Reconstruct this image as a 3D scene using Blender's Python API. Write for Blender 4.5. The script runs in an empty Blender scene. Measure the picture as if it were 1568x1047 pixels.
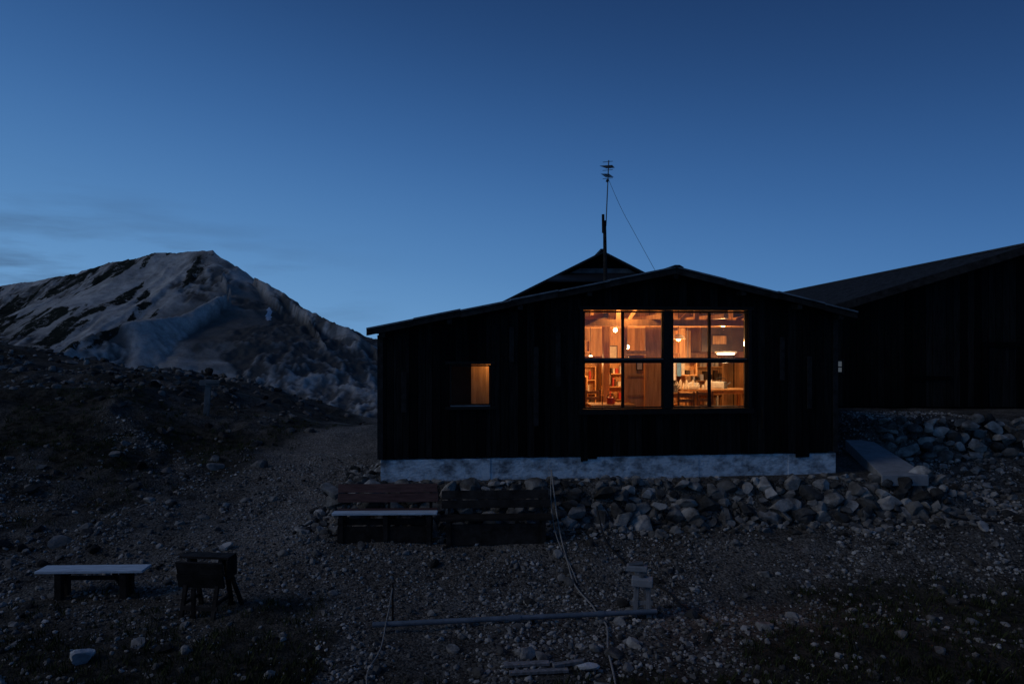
import bpy, math, random
import numpy as np
from mathutils import Matrix, Vector
random.seed(7); rng=np.random.default_rng(7)
sc=bpy.context.scene
sc.view_settings.view_transform='Standard'; sc.view_settings.look='None'; sc.view_settings.exposure=0

# ------------------------------------------------------------ noise
_T=[np.random.default_rng(100+i).random((256,256)) for i in range(8)]
def vn(x,y,s=0):
    T=_T[s%8]; x=np.asarray(x,float); y=np.asarray(y,float)
    xi=np.floor(x).astype(int); yi=np.floor(y).astype(int); fx=x-xi; fy=y-yi
    fx=fx*fx*(3-2*fx); fy=fy*fy*(3-2*fy)
    a=T[xi&255,yi&255]; b=T[(xi+1)&255,yi&255]; c=T[xi&255,(yi+1)&255]; d=T[(xi+1)&255,(yi+1)&255]
    return (a*(1-fx)+b*fx)*(1-fy)+(c*(1-fx)+d*fx)*fy
def fbm(x,y,o=4,s=0):
    r=0;a=.5;t=0
    for i in range(o):
        r=r+a*vn(x*2**i+17*i,y*2**i+31*i,s+i); t+=a; a*=.5
    return r/t
def ridged(x,y,o=4,s=0,g=.5):
    r=0;a=1;t=0
    for i in range(o):
        r=r+a*(1-np.abs(2*vn(x*2**i+13*i,y*2**i+29*i,s+i)-1))**2; t+=a; a*=g
    return r/t
def S(a,b,x):
    t=np.clip((np.asarray(x,float)-a)/(b-a),0,1); return t*t*(3-2*t)

# ------------------------------------------------------------ materials
def new_mat(name):
    m=bpy.data.materials.new(name); m.use_nodes=True
    nt=m.node_tree; b=nt.nodes['Principled BSDF']; return m,nt,b
def mat(name,c1,c2=None,scale=4,rough=.8,bump=.0,bscale=30,island=0,stretch=(1,1,1),metal=0,spec=.3,p0=.35,p1=.68):
    m,nt,b=new_mat(name); N=nt.nodes.new; L=nt.links.new
    c2=c2 or tuple(min(1,v*1.5) for v in c1)
    tc=N('ShaderNodeTexCoord'); mp=N('ShaderNodeMapping'); mp.inputs['Scale'].default_value=stretch
    L(tc.outputs['Object'],mp.inputs['Vector'])
    n=N('ShaderNodeTexNoise'); n.inputs['Scale'].default_value=scale; n.inputs['Detail'].default_value=6; n.inputs['Roughness'].default_value=.65
    L(mp.outputs[0],n.inputs['Vector'])
    r=N('ShaderNodeValToRGB'); r.color_ramp.elements[0].position=p0; r.color_ramp.elements[1].position=p1
    r.color_ramp.elements[0].color=(*c1,1); r.color_ramp.elements[1].color=(*c2,1)
    L(n.outputs['Fac'],r.inputs['Fac']); out=r.outputs['Color']
    if island:
        g=N('ShaderNodeNewGeometry'); mr=N('ShaderNodeMapRange'); mr.inputs['To Min'].default_value=1-island; mr.inputs['To Max'].default_value=1+island
        L(g.outputs['Random Per Island'],mr.inputs['Value'])
        mx=N('ShaderNodeVectorMath'); mx.operation='SCALE'; L(out,mx.inputs[0]); L(mr.outputs[0],mx.inputs['Scale']); out=mx.outputs[0]
    L(out,b.inputs['Base Color'])
    b.inputs['Roughness'].default_value=rough; b.inputs['Metallic'].default_value=metal
    b.inputs['Specular IOR Level'].default_value=spec
    if bump:
        n2=N('ShaderNodeTexNoise'); n2.inputs['Scale'].default_value=bscale; n2.inputs['Detail'].default_value=5
        L(mp.outputs[0],n2.inputs['Vector'])
        bp=N('ShaderNodeBump'); bp.inputs['Strength'].default_value=bump; bp.inputs['Distance'].default_value=.02
        L(n2.outputs['Fac'],bp.inputs['Height']); L(bp.outputs[0],b.inputs['Normal'])
    return m
def emis(name,col,st):
    m,nt,b=new_mat(name); b.inputs['Base Color'].default_value=(*col,1)
    b.inputs['Emission Color'].default_value=(*col,1); b.inputs['Emission Strength'].default_value=st; return m
M_plank=mat('charred_board',(.003,.003,.003),(.013,.0125,.012),scale=3,rough=.85,bump=.6,bscale=14,island=.9,stretch=(6,6,.5),spec=.1,p0=.4,p1=.75)
M_back=mat('dark_board_backing',(.002,.002,.002),(.004,.004,.004),spec=.05)
M_frame=mat('dark_frame',(.005,.0045,.004),(.012,.011,.01),scale=12,rough=.6,spec=.15)
M_conc=mat('limewashed_concrete',(.13,.145,.16),(.60,.66,.70),scale=2.6,rough=.9,bump=.9,bscale=14,stretch=(1,1,1.6),p0=.36,p1=.57)
M_conc2=mat('concrete_slab_mat',(.20,.205,.21),(.32,.325,.33),scale=4,rough=.9,bump=.3)
M_roofm=mat('metal_roofing',(.008,.009,.01),(.02,.021,.024),scale=2,rough=.6,spec=.25)
M_edge=mat('metal_flashing',(.09,.095,.1),(.22,.225,.24),scale=5,rough=.5,metal=.3)
M_wood=mat('pine_wood',(.40,.20,.08),(.66,.38,.17),scale=3,rough=.55,island=.25,stretch=(5,5,.6),bump=.15)
M_wood2=mat('aged_wood',(.16,.08,.035),(.36,.19,.085),scale=3,rough=.6,island=.4,stretch=(5,5,.7))
M_dkwood=mat('dark_wood_inside',(.03,.018,.01),(.07,.04,.022),scale=3,rough=.6)
M_dkwall=mat('plaster_board_inside',(.10,.075,.06),(.17,.13,.10),scale=1.2,rough=.6)
M_bench=mat('weathered_white_board',(.36,.42,.48),(.66,.74,.8),scale=5,rough=.7,stretch=(.6,8,1),bump=.2)
M_red=mat('faded_red_board',(.05,.022,.02),(.12,.06,.05),scale=5,rough=.8,island=.4,stretch=(.6,5,5))
M_old=mat('old_timber',(.012,.010,.009),(.04,.034,.03),scale=5,rough=.85,island=.3,bump=.3,spec=.1)
M_grey=mat('grey_timber',(.12,.12,.12),(.28,.28,.29),scale=7,rough=.85,bump=.4,stretch=(3,3,.7))
M_stone=mat('wall_stone',(.07,.065,.06),(.32,.30,.275),scale=3,rough=.95,bump=.9,bscale=16,island=.8,spec=.1,p0=.38,p1=.72)
M_dstone=mat('hillside_stone',(.05,.046,.042),(.20,.185,.17),scale=2.5,rough=.95,bump=.9,bscale=16,island=.85,spec=.05)
M_peb=mat('gravel_stone',(.13,.122,.112),(.33,.31,.285),scale=3,rough=.95,island=.9,spec=.1)
M_white=mat('white_rock',(.32,.33,.33),(.6,.61,.61),scale=5,rough=.9,bump=.5)
M_pipe=mat('grey_blue_pipe',(.10,.125,.15),(.17,.2,.24),scale=6,rough=.5,spec=.4)
M_rope=mat('rope_mat',(.18,.17,.16),(.34,.32,.29),scale=40,rough=.9)
M_hose=mat('black_hose',(.012,.012,.013),(.03,.03,.03),rough=.5)
M_metal=mat('galvanised_metal',(.08,.085,.09),(.16,.165,.17),rough=.5,metal=.5)
M_grass=mat('grass_mat',(.024,.032,.012),(.065,.072,.03),scale=.8,rough=.9,island=.5,spec=.05)
M_cream=mat('cream_paper',(.55,.5,.42),(.75,.7,.6),scale=9)
M_white2=mat('white_enamel',(.6,.62,.65),(.8,.82,.85),rough=.35)
M_blue=mat('blue_plastic',(.08,.2,.45),(.15,.35,.6),rough=.4)
M_redp=mat('red_plastic',(.4,.04,.03),(.6,.08,.05),rough=.4)
M_bulb=emis('bulb_glow',(1,.62,.3),16)
M_tube=emis('tube_glow',(1,.8,.55),6)

def glass():
    m,nt,b=new_mat('window_glass'); N=nt.nodes.new; L=nt.links.new
    t=N('ShaderNodeBsdfTransparent'); t.inputs[0].default_value=(.95,.96,.95,1)
    g=N('ShaderNodeBsdfGlossy'); g.inputs['Roughness'].default_value=.03; g.inputs[0].default_value=(.5,.5,.5,1)
    f=N('ShaderNodeFresnel'); f.inputs[0].default_value=1.45
    mx=N('ShaderNodeMixShader'); L(f.outputs[0],mx.inputs[0]); L(t.outputs[0],mx.inputs[1]); L(g.outputs[0],mx.inputs[2])
    L(mx.outputs[0],nt.nodes['Material Output'].inputs['Surface']); return m
M_glass=glass()

# ------------------------------------------------------------ builders
def link(o): sc.collection.objects.link(o); return o
def empty(name,loc=(0,0,0),rz=0):
    e=bpy.data.objects.new(name,None); e.location=loc; e.rotation_euler=(0,0,rz); e.empty_display_size=.2; return link(e)
class MB:
    def __init__(s): s.v=[]; s.f=[]
    def hexa(s,p):   # bottom 4, top 4
        k=len(s.v); s.v+= [tuple(q) for q in p]
        s.f+=[tuple(k+i for i in f) for f in ((3,2,1,0),(4,5,6,7),(0,1,5,4),(1,2,6,5),(2,3,7,6),(3,0,4,7))]
    def box(s,x0,x1,y0,y1,z0,z1,M=None):
        p=[Vector(q) for q in ((x0,y0,z0),(x1,y0,z0),(x1,y1,z0),(x0,y1,z0),(x0,y0,z1),(x1,y0,z1),(x1,y1,z1),(x0,y1,z1))]
        if M: p=[M@q for q in p]
        s.hexa(p)
    def bar(s,a,b,w,h=None):
        h=h or w; a=Vector(a); b=Vector(b); d=(b-a).normalized()
        up=Vector((0,0,1)) if abs(d.z)<.9 else Vector((0,1,0))
        x=d.cross(up).normalized()*w/2; y=x.cross(d).normalized()*h/2
        s.hexa([a-x-y,a+x-y,a+x+y,a-x+y,b-x-y,b+x-y,b+x+y,b-x+y])
    def cyl(s,a,b,r,n=12,r2=None):
        r2=r if r2 is None else r2; a=Vector(a); b=Vector(b); d=(b-a).normalized()
        up=Vector((0,0,1)) if abs(d.z)<.9 else Vector((0,1,0))
        x=d.cross(up).normalized(); y=d.cross(x); k=len(s.v)
        for c,rr in ((a,r),(b,r2)):
            for i in range(n):
                t=2*math.pi*i/n; s.v.append(tuple(c+x*math.cos(t)*rr+y*math.sin(t)*rr))
        for i in range(n): s.f.append((k+i,k+(i+1)%n,k+n+(i+1)%n,k+n+i))
        s.f.append(tuple(k+i for i in range(n))[::-1]); s.f.append(tuple(k+n+i for i in range(n)))
    def sph(s,c,r,n=12,m=8):
        k=len(s.v)
        for j in range(m+1):
            for i in range(n):
                a=2*math.pi*i/n; b=math.pi*j/m
                s.v.append((c[0]+r*math.sin(b)*math.cos(a),c[1]+r*math.sin(b)*math.sin(a),c[2]+r*math.cos(b)))
        for j in range(m):
            for i in range(n): s.f.append((k+j*n+i,k+(j+1)*n+i,k+(j+1)*n+(i+1)%n,k+j*n+(i+1)%n))
    def poly_prism(s,pts,y0,y1):  # pts list of (x,z)
        k=len(s.v); n=len(pts)
        s.v+=[(p[0],y0,p[1]) for p in pts]+[(p[0],y1,p[1]) for p in pts]
        s.f.append(tuple(range(k,k+n))); s.f.append(tuple(range(k+n,k+2*n))[::-1])
        for i in range(n): s.f.append((k+i,k+n+i,k+n+(i+1)%n,k+(i+1)%n))
    def obj(s,name,m,parent=None,bevel=0,smooth=False):
        me=bpy.data.meshes.new(name); me.from_pydata(s.v,[],s.f); me.update()
        o=link(bpy.data.objects.new(name,me)); me.materials.append(m)
        if smooth: me.polygons.foreach_set('use_smooth',[True]*len(me.polygons))
        if parent: o.parent=parent
        if bevel:
            b=o.modifiers.new('bevel','BEVEL'); b.width=bevel; b.segments=2; b.limit_method='ANGLE'
        return o
def curve(name,pts,r,m,parent=None):
    c=bpy.data.curves.new(name,'CURVE'); c.dimensions='3D'; c.bevel_depth=r; c.bevel_resolution=2; c.resolution_u=6
    sp=c.splines.new('NURBS'); sp.points.add(len(pts)-1)
    for i,p in enumerate(pts): sp.points[i].co=(*p,1)
    sp.use_endpoint_u=True; sp.order_u=3
    c.materials.append(m); o=link(bpy.data.objects.new(name,c))
    if parent:o.parent=parent
    return o
def np_mesh(name,V,F,m,smooth=False):
    me=bpy.data.meshes.new(name); k=F.shape[1]
    me.vertices.add(len(V)); me.vertices.foreach_set('co',V.astype(np.float32).ravel())
    me.loops.add(F.size); me.loops.foreach_set('vertex_index',F.astype(np.int32).ravel())
    me.polygons.add(len(F)); me.polygons.foreach_set('loop_start',np.arange(0,F.size,k,dtype=np.int32))
    me.polygons.foreach_set('loop_total',np.full(len(F),k,dtype=np.int32))
    me.polygons.foreach_set('use_smooth',np.full(len(F),smooth))
    me.update(calc_edges=True); me.materials.append(m)
    return link(bpy.data.objects.new(name,me))

# ------------------------------------------------------------ ground
def foot(x): return 12.75+.06*(np.asarray(x,float)+2.65)
def G(x,y):
    x=np.asarray(x,float); y=np.asarray(y,float)
    z=.03+.42*S(10.2,13,y)+.75*S(13,26,y)
    z=z+1.5*S(-5,-15,x)*S(8,22,y)
    z=z-.95*np.exp(-((x+6)/5.5)**2)*S(22,31,y)
    z=z+1.75*np.exp(-(((x+27)/6)**2+((y-36)/5)**2))
    z=z+.12*S(12,15,y)*S(8,10,x)
    f=foot(x)
    p=S(-3.7,-2.9,x)*S(-.08,.62,y-f)*(1-S(8.2,10.2,x)*(1-S(15,17,y)))*(1-S(21,27,y)*S(1,-2,x))
    z=z*(1-p)+1.2*p
    t=S(16.7,17.5,y+.25*np.sin(x*.8))*S(8.3,9.2,x)
    z=z*(1-t)+2.05*t
    z=z+2.3*S(6.3,.5,y)
    z=z+(fbm(x*.35,y*.35,3,1)-.5)*.35*(1-.8*p)*(1-.8*t)+(fbm(x*1.6,y*1.6,3,2)-.5)*.14*(1-.7*p)
    bank=S(-5.5,-9,x)*S(11,14,y)
    z=z+(fbm(x*.12,y*.12,3,5)-.5)*1.2*S(-9,-16,x)*S(14,22,y)+bank*(ridged(x*.45,y*.45,4,3)-.5)*.5
    y1=33+10*S(-2,8,x)
    d=np.maximum.reduce([y-y1,np.abs(x)-45,-y-25,np.zeros_like(z)])
    z=z-np.minimum(.35*d,150)
    return z
def grassm(x,y):
    x=np.asarray(x,float); y=np.asarray(y,float)
    n=(fbm(x*.5,y*.5,4,3)-.5)*2
    patch=S(.38,.6,fbm(x*.7,y*.7,4,5))
    g=np.maximum.reduce([S(9.4,8.5,y+n*1.2+np.where(np.abs(x-.3)<2.6,.8,0)),
        S(-7.0,-9.3,x+n*2-.25*(y-14))*S(11,13.5,y)*(.35+.65*patch),
        S(2.6,5,x+n*1.6)*S(11.8,10.4,y+n*1.2)*(.5+.5*patch),
        .8*S(10.6,9.9,y+n*1.5)*S(-2.3,-3.2,x)*(.4+.6*patch),
        .45*S(-8,-14,x+n*3)])
    return np.clip(g+n*.35*g,0,1)
def pathm(x,y):   # worn path: from the gravel yard up past the left of the cabin
    n=(fbm(x*.6,y*.6,3,6)-.5)
    c=-4.2-.15*(y-12)
    a=np.exp(-((x-c+n*1.5)/1.4)**2)*S(10,13,y)
    b=S(8.6,9.8,y+n)*S(12.9,12.0,y)*S(-8,-5,x+n*3)*S(9,5,x+n*3)*.3
    return np.clip(np.maximum(a,b),0,1)
def axis(a,b,st,far,grow=1.16):
    c=list(np.arange(a,b+1e-6,st)); s=st; v=b
    while v<far: s*=grow; v+=s; c.append(v)
    s=st; v=a; pre=[]
    while v>-far: s*=grow; v-=s; pre.append(v)
    return np.array(pre[::-1]+c)
gx=axis(-18,14,.09,4000); gy=axis(6.5,20,.09,4000,1.05)
X,Y=np.meshgrid(gx,gy); Z=G(X,Y)
V=np.stack([X.ravel(),Y.ravel(),Z.ravel()],1)
nx,ny=len(gx),len(gy)
I=(np.arange(ny-1)[:,None]*nx+np.arange(nx-1)[None]).ravel()
F=np.stack([I,I+1,I+nx+1,I+nx],1)
m,nt,b=new_mat('ground_mat'); N=nt.nodes.new; L=nt.links.new
at=N('ShaderNodeAttribute'); at.attribute_name='grass'
ap=N('ShaderNodeAttribute'); ap.attribute_name='worn'
tc=N('ShaderNodeTexCoord')
vo=N('ShaderNodeTexVoronoi'); vo.inputs['Scale'].default_value=30; L(tc.outputs['Object'],vo.inputs['Vector'])
n1=N('ShaderNodeTexNoise'); n1.inputs['Scale'].default_value=1.3; n1.inputs['Detail'].default_value=8; n1.inputs['Roughness'].default_value=.7; L(tc.outputs['Object'],n1.inputs['Vector'])
hs=N('ShaderNodeSeparateColor'); L(vo.outputs['Color'],hs.inputs[0])
r1=N('ShaderNodeValToRGB'); e=r1.color_ramp.elements; e[0].color=(.05,.046,.042,1); e[1].color=(.25,.236,.215,1); L(hs.outputs[0],r1.inputs[0])
r2=N('ShaderNodeValToRGB'); e=r2.color_ramp.elements; e[0].position=.32; e[1].position=.68; e[0].color=(.22,.20,.18,1); e[1].color=(1,.98,.96,1); L(n1.outputs[0],r2.inputs[0])
rw=N('ShaderNodeMix'); rw.data_type='RGBA'; wm=N('ShaderNodeMath'); wm.operation='MULTIPLY'; wm.inputs[1].default_value=.8; L(ap.outputs['Fac'],wm.inputs[0]); L(wm.outputs[0],rw.inputs[0]); L(r2.outputs[0],rw.inputs[6]); rw.inputs[7].default_value=(1.6,1.46,1.33,1)
mu=N('ShaderNodeMix'); mu.data_type='RGBA'; mu.blend_type='MULTIPLY'; mu.inputs[0].default_value=1; L(r1.outputs[0],mu.inputs[6]); L(rw.outputs[2],mu.inputs[7])
n3=N('ShaderNodeTexNoise'); n3.inputs['Scale'].default_value=5; n3.inputs['Detail'].default_value=9; n3.inputs['Roughness'].default_value=.7; L(tc.outputs['Object'],n3.inputs['Vector'])
r3=N('ShaderNodeValToRGB'); e=r3.color_ramp.elements; e[0].position=.38; e[1].position=.66; e[0].color=(.012,.012,.008,1); e[1].color=(.085,.072,.055,1); L(n3.outputs[0],r3.inputs[0])
mg=N('ShaderNodeMix'); mg.data_type='RGBA'; L(at.outputs['Fac'],mg.inputs[0]); L(mu.outputs[2],mg.inputs[6]); L(r3.outputs[0],mg.inputs[7])
L(mg.outputs[2],b.inputs['Base Color']); b.inputs['Roughness'].default_value=.95; b.inputs['Specular IOR Level'].default_value=.05
bp=N('ShaderNodeBump'); bp.inputs['Strength'].default_value=.8; bp.inputs['Distance'].default_value=.02; bp.invert=True
bp2=N('ShaderNodeBump'); bp2.inputs['Strength'].default_value=.7; bp2.inputs['Distance'].default_value=.12; L(n3.outputs[0],bp2.inputs['Height'])
L(vo.outputs['Distance'],bp.inputs['Height']); L(bp2.outputs[0],bp.inputs['Normal']); L(bp.outputs[0],b.inputs['Normal'])
ground=np_mesh('ground',V,F,m,True)
a=ground.data.attributes.new('grass','FLOAT','POINT'); a.data.foreach_set('value',grassm(V[:,0],V[:,1]).astype(np.float32))
a=ground.data.attributes.new('worn','FLOAT','POINT'); a.data.foreach_set('value',pathm(V[:,0],V[:,1]).astype(np.float32))

# ------------------------------------------------------------ rocks
import bmesh
def protos(level,k,cuts,seed):
    bm=bmesh.new(); bmesh.ops.create_icosphere(bm,subdivisions=level,radius=1)
    v0=np.array([v.co[:] for v in bm.verts]); f=np.array([[v.index for v in fa.verts] for fa in bm.faces]); bm.free()
    r=np.random.default_rng(seed); out=[]
    for i in range(k):
        v=v0*(1+r.normal(0,.03 if level>1 else .12,(len(v0),1)))
        for c in range(cuts):
            n=r.normal(size=3); n/=np.linalg.norm(n); d=r.uniform(.42,.8)
            t=np.maximum(v@n-d,0); v=v-t[:,None]*n
        out.append(v)
    return np.array(out),f
def scatter(name,P,size,m,level,cuts,flat=(.5,.9),seed=1,k=10,rotfull=True,aspect=None):
    pv,f=protos(level,k,cuts,seed); r=np.random.default_rng(seed+50); n=len(P)
    idx=r.integers(0,k,n); A=pv[idx]
    sc3=np.stack([r.uniform(.8,1.35,n),r.uniform(.7,1.05,n),r.uniform(flat[0],flat[1],n)],1)*np.asarray(size)[:,None]
    if aspect is not None: sc3=sc3*aspect
    A=A*sc3[:,None,:]
    an=r.uniform(0,2*np.pi,n) if rotfull else r.normal(0,.25,n)
    ti=r.normal(0,.25,n)
    c,s=np.cos(ti)[:,None],np.sin(ti)[:,None]; y=A[:,:,1]*c-A[:,:,2]*s; z=A[:,:,1]*s+A[:,:,2]*c
    x=A[:,:,0]; ti2=r.normal(0,.3,n); c,s=np.cos(ti2)[:,None],np.sin(ti2)[:,None]; x,z=x*c-z*s,x*s+z*c
    c,s=np.cos(an)[:,None],np.sin(an)[:,None]; x,y=x*c-y*s,x*s+y*c
    VV=np.stack([x,y,z],2)+np.asarray(P)[:,None,:]
    nv=pv.shape[1]; FF=(f[None]+ (np.arange(n)*nv)[:,None,None]).reshape(-1,3)
    return np_mesh(name,VV.reshape(-1,3),FF,m)
# gravel
n=80000; px=rng.uniform(-12,12,n); py=7.3+rng.random(n)**1.2*12
g=grassm(px,py); f=foot(px); pm=pathm(px,py)
keep=(rng.random(n)>g*.93)&~((px>-2.9)&(px<8.3)&(py>f+.1)&(py<16.8))&(rng.random(n)<.05+1.0*S(.3,.62,fbm(px*.8,py*.8,4,4))+.2*pm)
px,py,pm=px[keep],py[keep],pm[keep]; s=.011+.042*rng.random(len(px))**3.8*(1-.4*pm)
scatter('gravel',np.stack([px,py,G(px,py)+s*.2],1),s,M_peb,1,3,seed=3,k=24)
# loose stones in the yard
n=2600; px=rng.uniform(-9,13,n); py=7.4+rng.random(n)*9
g=grassm(px,py); f=foot(px); pm=pathm(px,py)
keep=~((px>-3)&(px<8.4)&(py>f-.1))&(rng.random(n)<(.5-.2*g-.3*pm))
px,py=px[keep],py[keep]; s=.035+.10*rng.random(len(px))**3.5
scatter('loose_stones',np.stack([px,py,G(px,py)+s*.15],1),s,M_stone,2,7,seed=4,k=16)
# boulders over the hillside
n=5200; px=-4.5-rng.random(n)**.9*28; py=11+rng.random(n)*23
pm=pathm(px,py); keep=(rng.random(n)<(.2+.9*S(.4,.65,fbm(px*.35,py*.35,4,2)))*(1-.9*pm))&(px<-4.3-.12*(py-11)); px,py=px[keep],py[keep]
s=.04+.17*rng.random(len(px))**4+.003*(py-11)
scatter('hillside_stones',np.stack([px,py,G(px,py)+s*.1],1),s,M_dstone,2,9,seed=31,k=24)
# dry stone retaining wall
P=[];sz=[]
for row in range(5):
    x=-3.3-.1*row+rng.random()*.2
    t=row/4.6
    while x<8.6:
        w=rng.uniform(.11,.27); x+=w
        yy=foot(x)+.02+.5*t+rng.normal(0,.045); zz=G(x,foot(x)-.1)+.1+(1.12-.5)*t+rng.normal(0,.045)
        P.append((x,yy,zz)); sz.append(w*.98); x+=w*.72
for i in range(420):
    x=rng.uniform(-3.6,8.9); t=rng.random(); P.append((x,foot(x)+.03+.52*t,.5+.64*t)); sz.append(rng.uniform(.05,.11))
for i in range(160):
    x=rng.uniform(-3.3,8.6); P.append((x,foot(x)+rng.uniform(.5,.85),1.2)); sz.append(rng.uniform(.05,.14))
for i in range(260):
    x=rng.uniform(-3.6,9.2); y=foot(x)-rng.random()**2*.6; P.append((x,y,float(G(x,y))+.03)); sz.append(rng.uniform(.04,.13))
scatter('stone_retaining_wall',np.array(P,float),np.array(sz),M_stone,3,13,flat=(.55,.95),seed=8,k=30,rotfull=False)
# right hand terrace wall and rubble slope
P=[];sz=[]
for row in range(5):
    x=9.0
    while x<17:
        w=rng.uniform(.09,.24); x+=w; t=row/4.
        P.append((x,16.75-.25*math.sin(x*.8)+.4*t+rng.normal(0,.07),1.25+.76*t+rng.normal(0,.06))); sz.append(w); x+=w*.8
for i in range(650):
    x=rng.uniform(8.2,16.5); y=rng.uniform(13.2,17); P.append((x,y,float(G(x,y))+.03)); sz.append(.035+.11*rng.random()**2)
for i in range(260):
    x=rng.uniform(-4.1,-2.7); y=rng.uniform(12.6,18); P.append((x,y,float(G(x,y))+.03)); sz.append(rng.uniform(.04,.14))
keep=[not (7.35+.25*(p[1]-13.75)<p[0]<8.5+.19*(p[1]-13.75) and p[1]>13.5) for p in P]
P=[p for p,k_ in zip(P,keep) if k_]; sz=[p for p,k_ in zip(sz,keep) if k_]
scatter('stone_terrace_wall',np.array(P,float),np.array(sz),M_stone,2,10,flat=(.55,.9),seed=12,k=24,rotfull=False)
def rock(name,x,y,s,m,asp=(1,1,1),seed=1):
    return scatter(name,np.array([[x,y,float(G(x,y))+s*.25]]),np.array([s]),m,3,14,seed=seed,k=1,aspect=np.array([asp]))
rock('white_boulder',-5.35,8.55,.21,M_white,(1.1,1,.75),21)
rock('white_boulder.001',.88,8.15,.14,M_white,(1.1,1,.7),23)
rock('white_boulder.002',-.68,12.72,.10,M_white,(1,1,.9),25)

# grass
n=22000; px=rng.uniform(-14,12,n); py=7.3+rng.random(n)**1.5*16
g=grassm(px,py); keep=(rng.random(n)<g**1.5*.9*(.3+fbm(px*1.5,py*1.5,3,6)))&~((px>-3.5)&(px<9)&(py>12.4)); px,py=px[keep],py[keep]; n=len(px); nb=9
bx=np.repeat(px,nb)+rng.normal(0,.045,n*nb); by=np.repeat(py,nb)+rng.normal(0,.045,n*nb); bz=G(bx,by)
h=np.repeat(rng.uniform(.04,.14,n),nb)*rng.uniform(.6,1.2,n*nb); an=rng.uniform(0,6.28,n*nb); w=rng.uniform(.004,.008,n*nb)
dx,dy=np.cos(an),np.sin(an); le=rng.uniform(.1,.7,n*nb)*h
base=np.stack([bx,by,bz-.01],1)
v0=base+np.stack([-dy*w,dx*w,0*w],1); v1=base-np.stack([-dy*w,dx*w,0*w],1)
v2=base+np.stack([dx*le*.4-dy*w*.7,dy*le*.4+dx*w*.7,h*.6],1); v3=base+np.stack([dx*le,dy*le,h],1)
VV=np.stack([v0,v1,v2,v3],1).reshape(-1,3); k=np.arange(n*nb)*4
FF=np.concatenate([np.stack([k,k+1,k+2],1),np.stack([k+1,k+3,k+2],1)])
np_mesh('grass',VV,FF,M_grass)

# ------------------------------------------------------------ mountain
ridges=[
 [(-1400,1150,45),(-1161,1120,61),(-947,1120,77),(-825,1100,91),(-762,1100,100),(-686,1080,110),(-622,1050,123),(-555,1020,127),(-521,1000,133),(-434,1000,135),(-393,980,103),(-344,960,82),(-279,930,44),(-219,900,20),(-176,880,-7),(-109,850,-59),(13,850,-140)],
 [(-434,1000,133),(-372,900,67),(-393,800,32),(-414,740,24),(-439,680,0),(-416,600,-35),(-400,520,-90)],
 [(-279,930,41),(-240,840,2),(-212,780,-28),(-150,700,-68),(-120,600,-130)],
 [(-622,1050,122),(-594,950,70),(-589,850,24),(-570,750,-25),(-520,640,-80)],
 [(-825,1100,91),(-780,960,50),(-760,820,0),(-700,700,-50)],
 [(-372,900,66),(-300,800,0),(-260,720,-50),(-230,640,-110)],
 [(-521,1000,131),(-500,900,68),(-490,820,20),(-500,740,-30)],
]
mx_=np.arange(-1300,100,2.2); my_=np.arange(580,1150,2.6)
X,Y=np.meshgrid(mx_,my_)
Xw=X+(fbm(X/70,Y/70,3,1)-.5)*22+(fbm(X/18,Y/18,3,4)-.5)*10; Yw=Y+(fbm(X/70,Y/70,3,2)-.5)*30+(fbm(X/18,Y/18,3,6)-.5)*10
H=np.full(X.shape,-400.); D=np.zeros_like(X); TT=np.zeros_like(X); acc=0
for ri,R in enumerate(ridges):
    sl=.62 if ri==0 else .8
    for (x0,y0,z0),(x1,y1,z1) in zip(R[:-1],R[1:]):
        dx,dy=x1-x0,y1-y0; ll=math.hypot(dx,dy)
        t=np.clip(((Xw-x0)*dx+(Yw-y0)*dy)/ll**2,0,1)
        d=np.hypot(Xw-x0-t*dx,Yw-y0-t*dy)
        h=z0+(z1-z0)*t-sl*d+ .00035*d*d*(ri==0)
        w=h>H; H=np.where(w,h,H); D=np.where(w,d,D); TT=np.where(w,acc+t*ll,TT); acc+=ll
right=S(-450,-370,X+.25*(Y-900)+ (fbm(X/60,Y/60,3,5)-.5)*80)
g1=ridged(TT/34+D/400,D/240,4,3,.55); g2=ridged(TT/12+D/300,D/160,3,5,.6)
H=H-(1-g1)*np.minimum(D*.26,20)*(.6+.4*right)-(1-g2)*np.minimum(D*.12,7)*(.4+.6*right)+3
rkm=S(.43,.58,fbm(X/70,Y/70,3,4)+.10*right+.06*S(20,-30,H)-.05)
rk=ridged(X/14,Y/24,5,1,.65)
H=H+(rk-.5)*(1.2+7*rkm*S(3,30,D))+(fbm(X/5,Y/5,2,5)-.5)*(1+3*rkm)
H=np.maximum(H,-165)
V=np.stack([X.ravel(),Y.ravel(),H.ravel()],1); ny,nx=X.shape
I=(np.arange(ny-1)[:,None]*nx+np.arange(nx-1)[None]).ravel(); F=np.stack([I,I+1,I+nx+1,I+nx],1)
m,nt,b=new_mat('mountain_mat'); N=nt.nodes.new; L=nt.links.new
at=N('ShaderNodeAttribute'); at.attribute_name='scrub_gully_tone'; ar=N('ShaderNodeAttribute'); ar.attribute_name='rock'
tc=N('ShaderNodeTexCoord'); n1=N('ShaderNodeTexNoise'); n1.inputs['Scale'].default_value=.06; n1.inputs['Detail'].default_value=10; n1.inputs['Roughness'].default_value=.8
L(tc.outputs['Object'],n1.inputs['Vector'])
r1=N('ShaderNodeValToRGB'); e=r1.color_ramp.elements; e[0].position=.36; e[1].position=.62; e[0].color=(.26,.25,.24,1); e[1].color=(.54,.525,.505,1); L(n1.outputs[0],r1.inputs[0])
mr=N('ShaderNodeMix'); mr.data_type='RGBA'; L(ar.outputs['Fac'],mr.inputs[0]); L(r1.outputs[0],mr.inputs[6]); mr.inputs[7].default_value=(.085,.083,.08,1)
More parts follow.
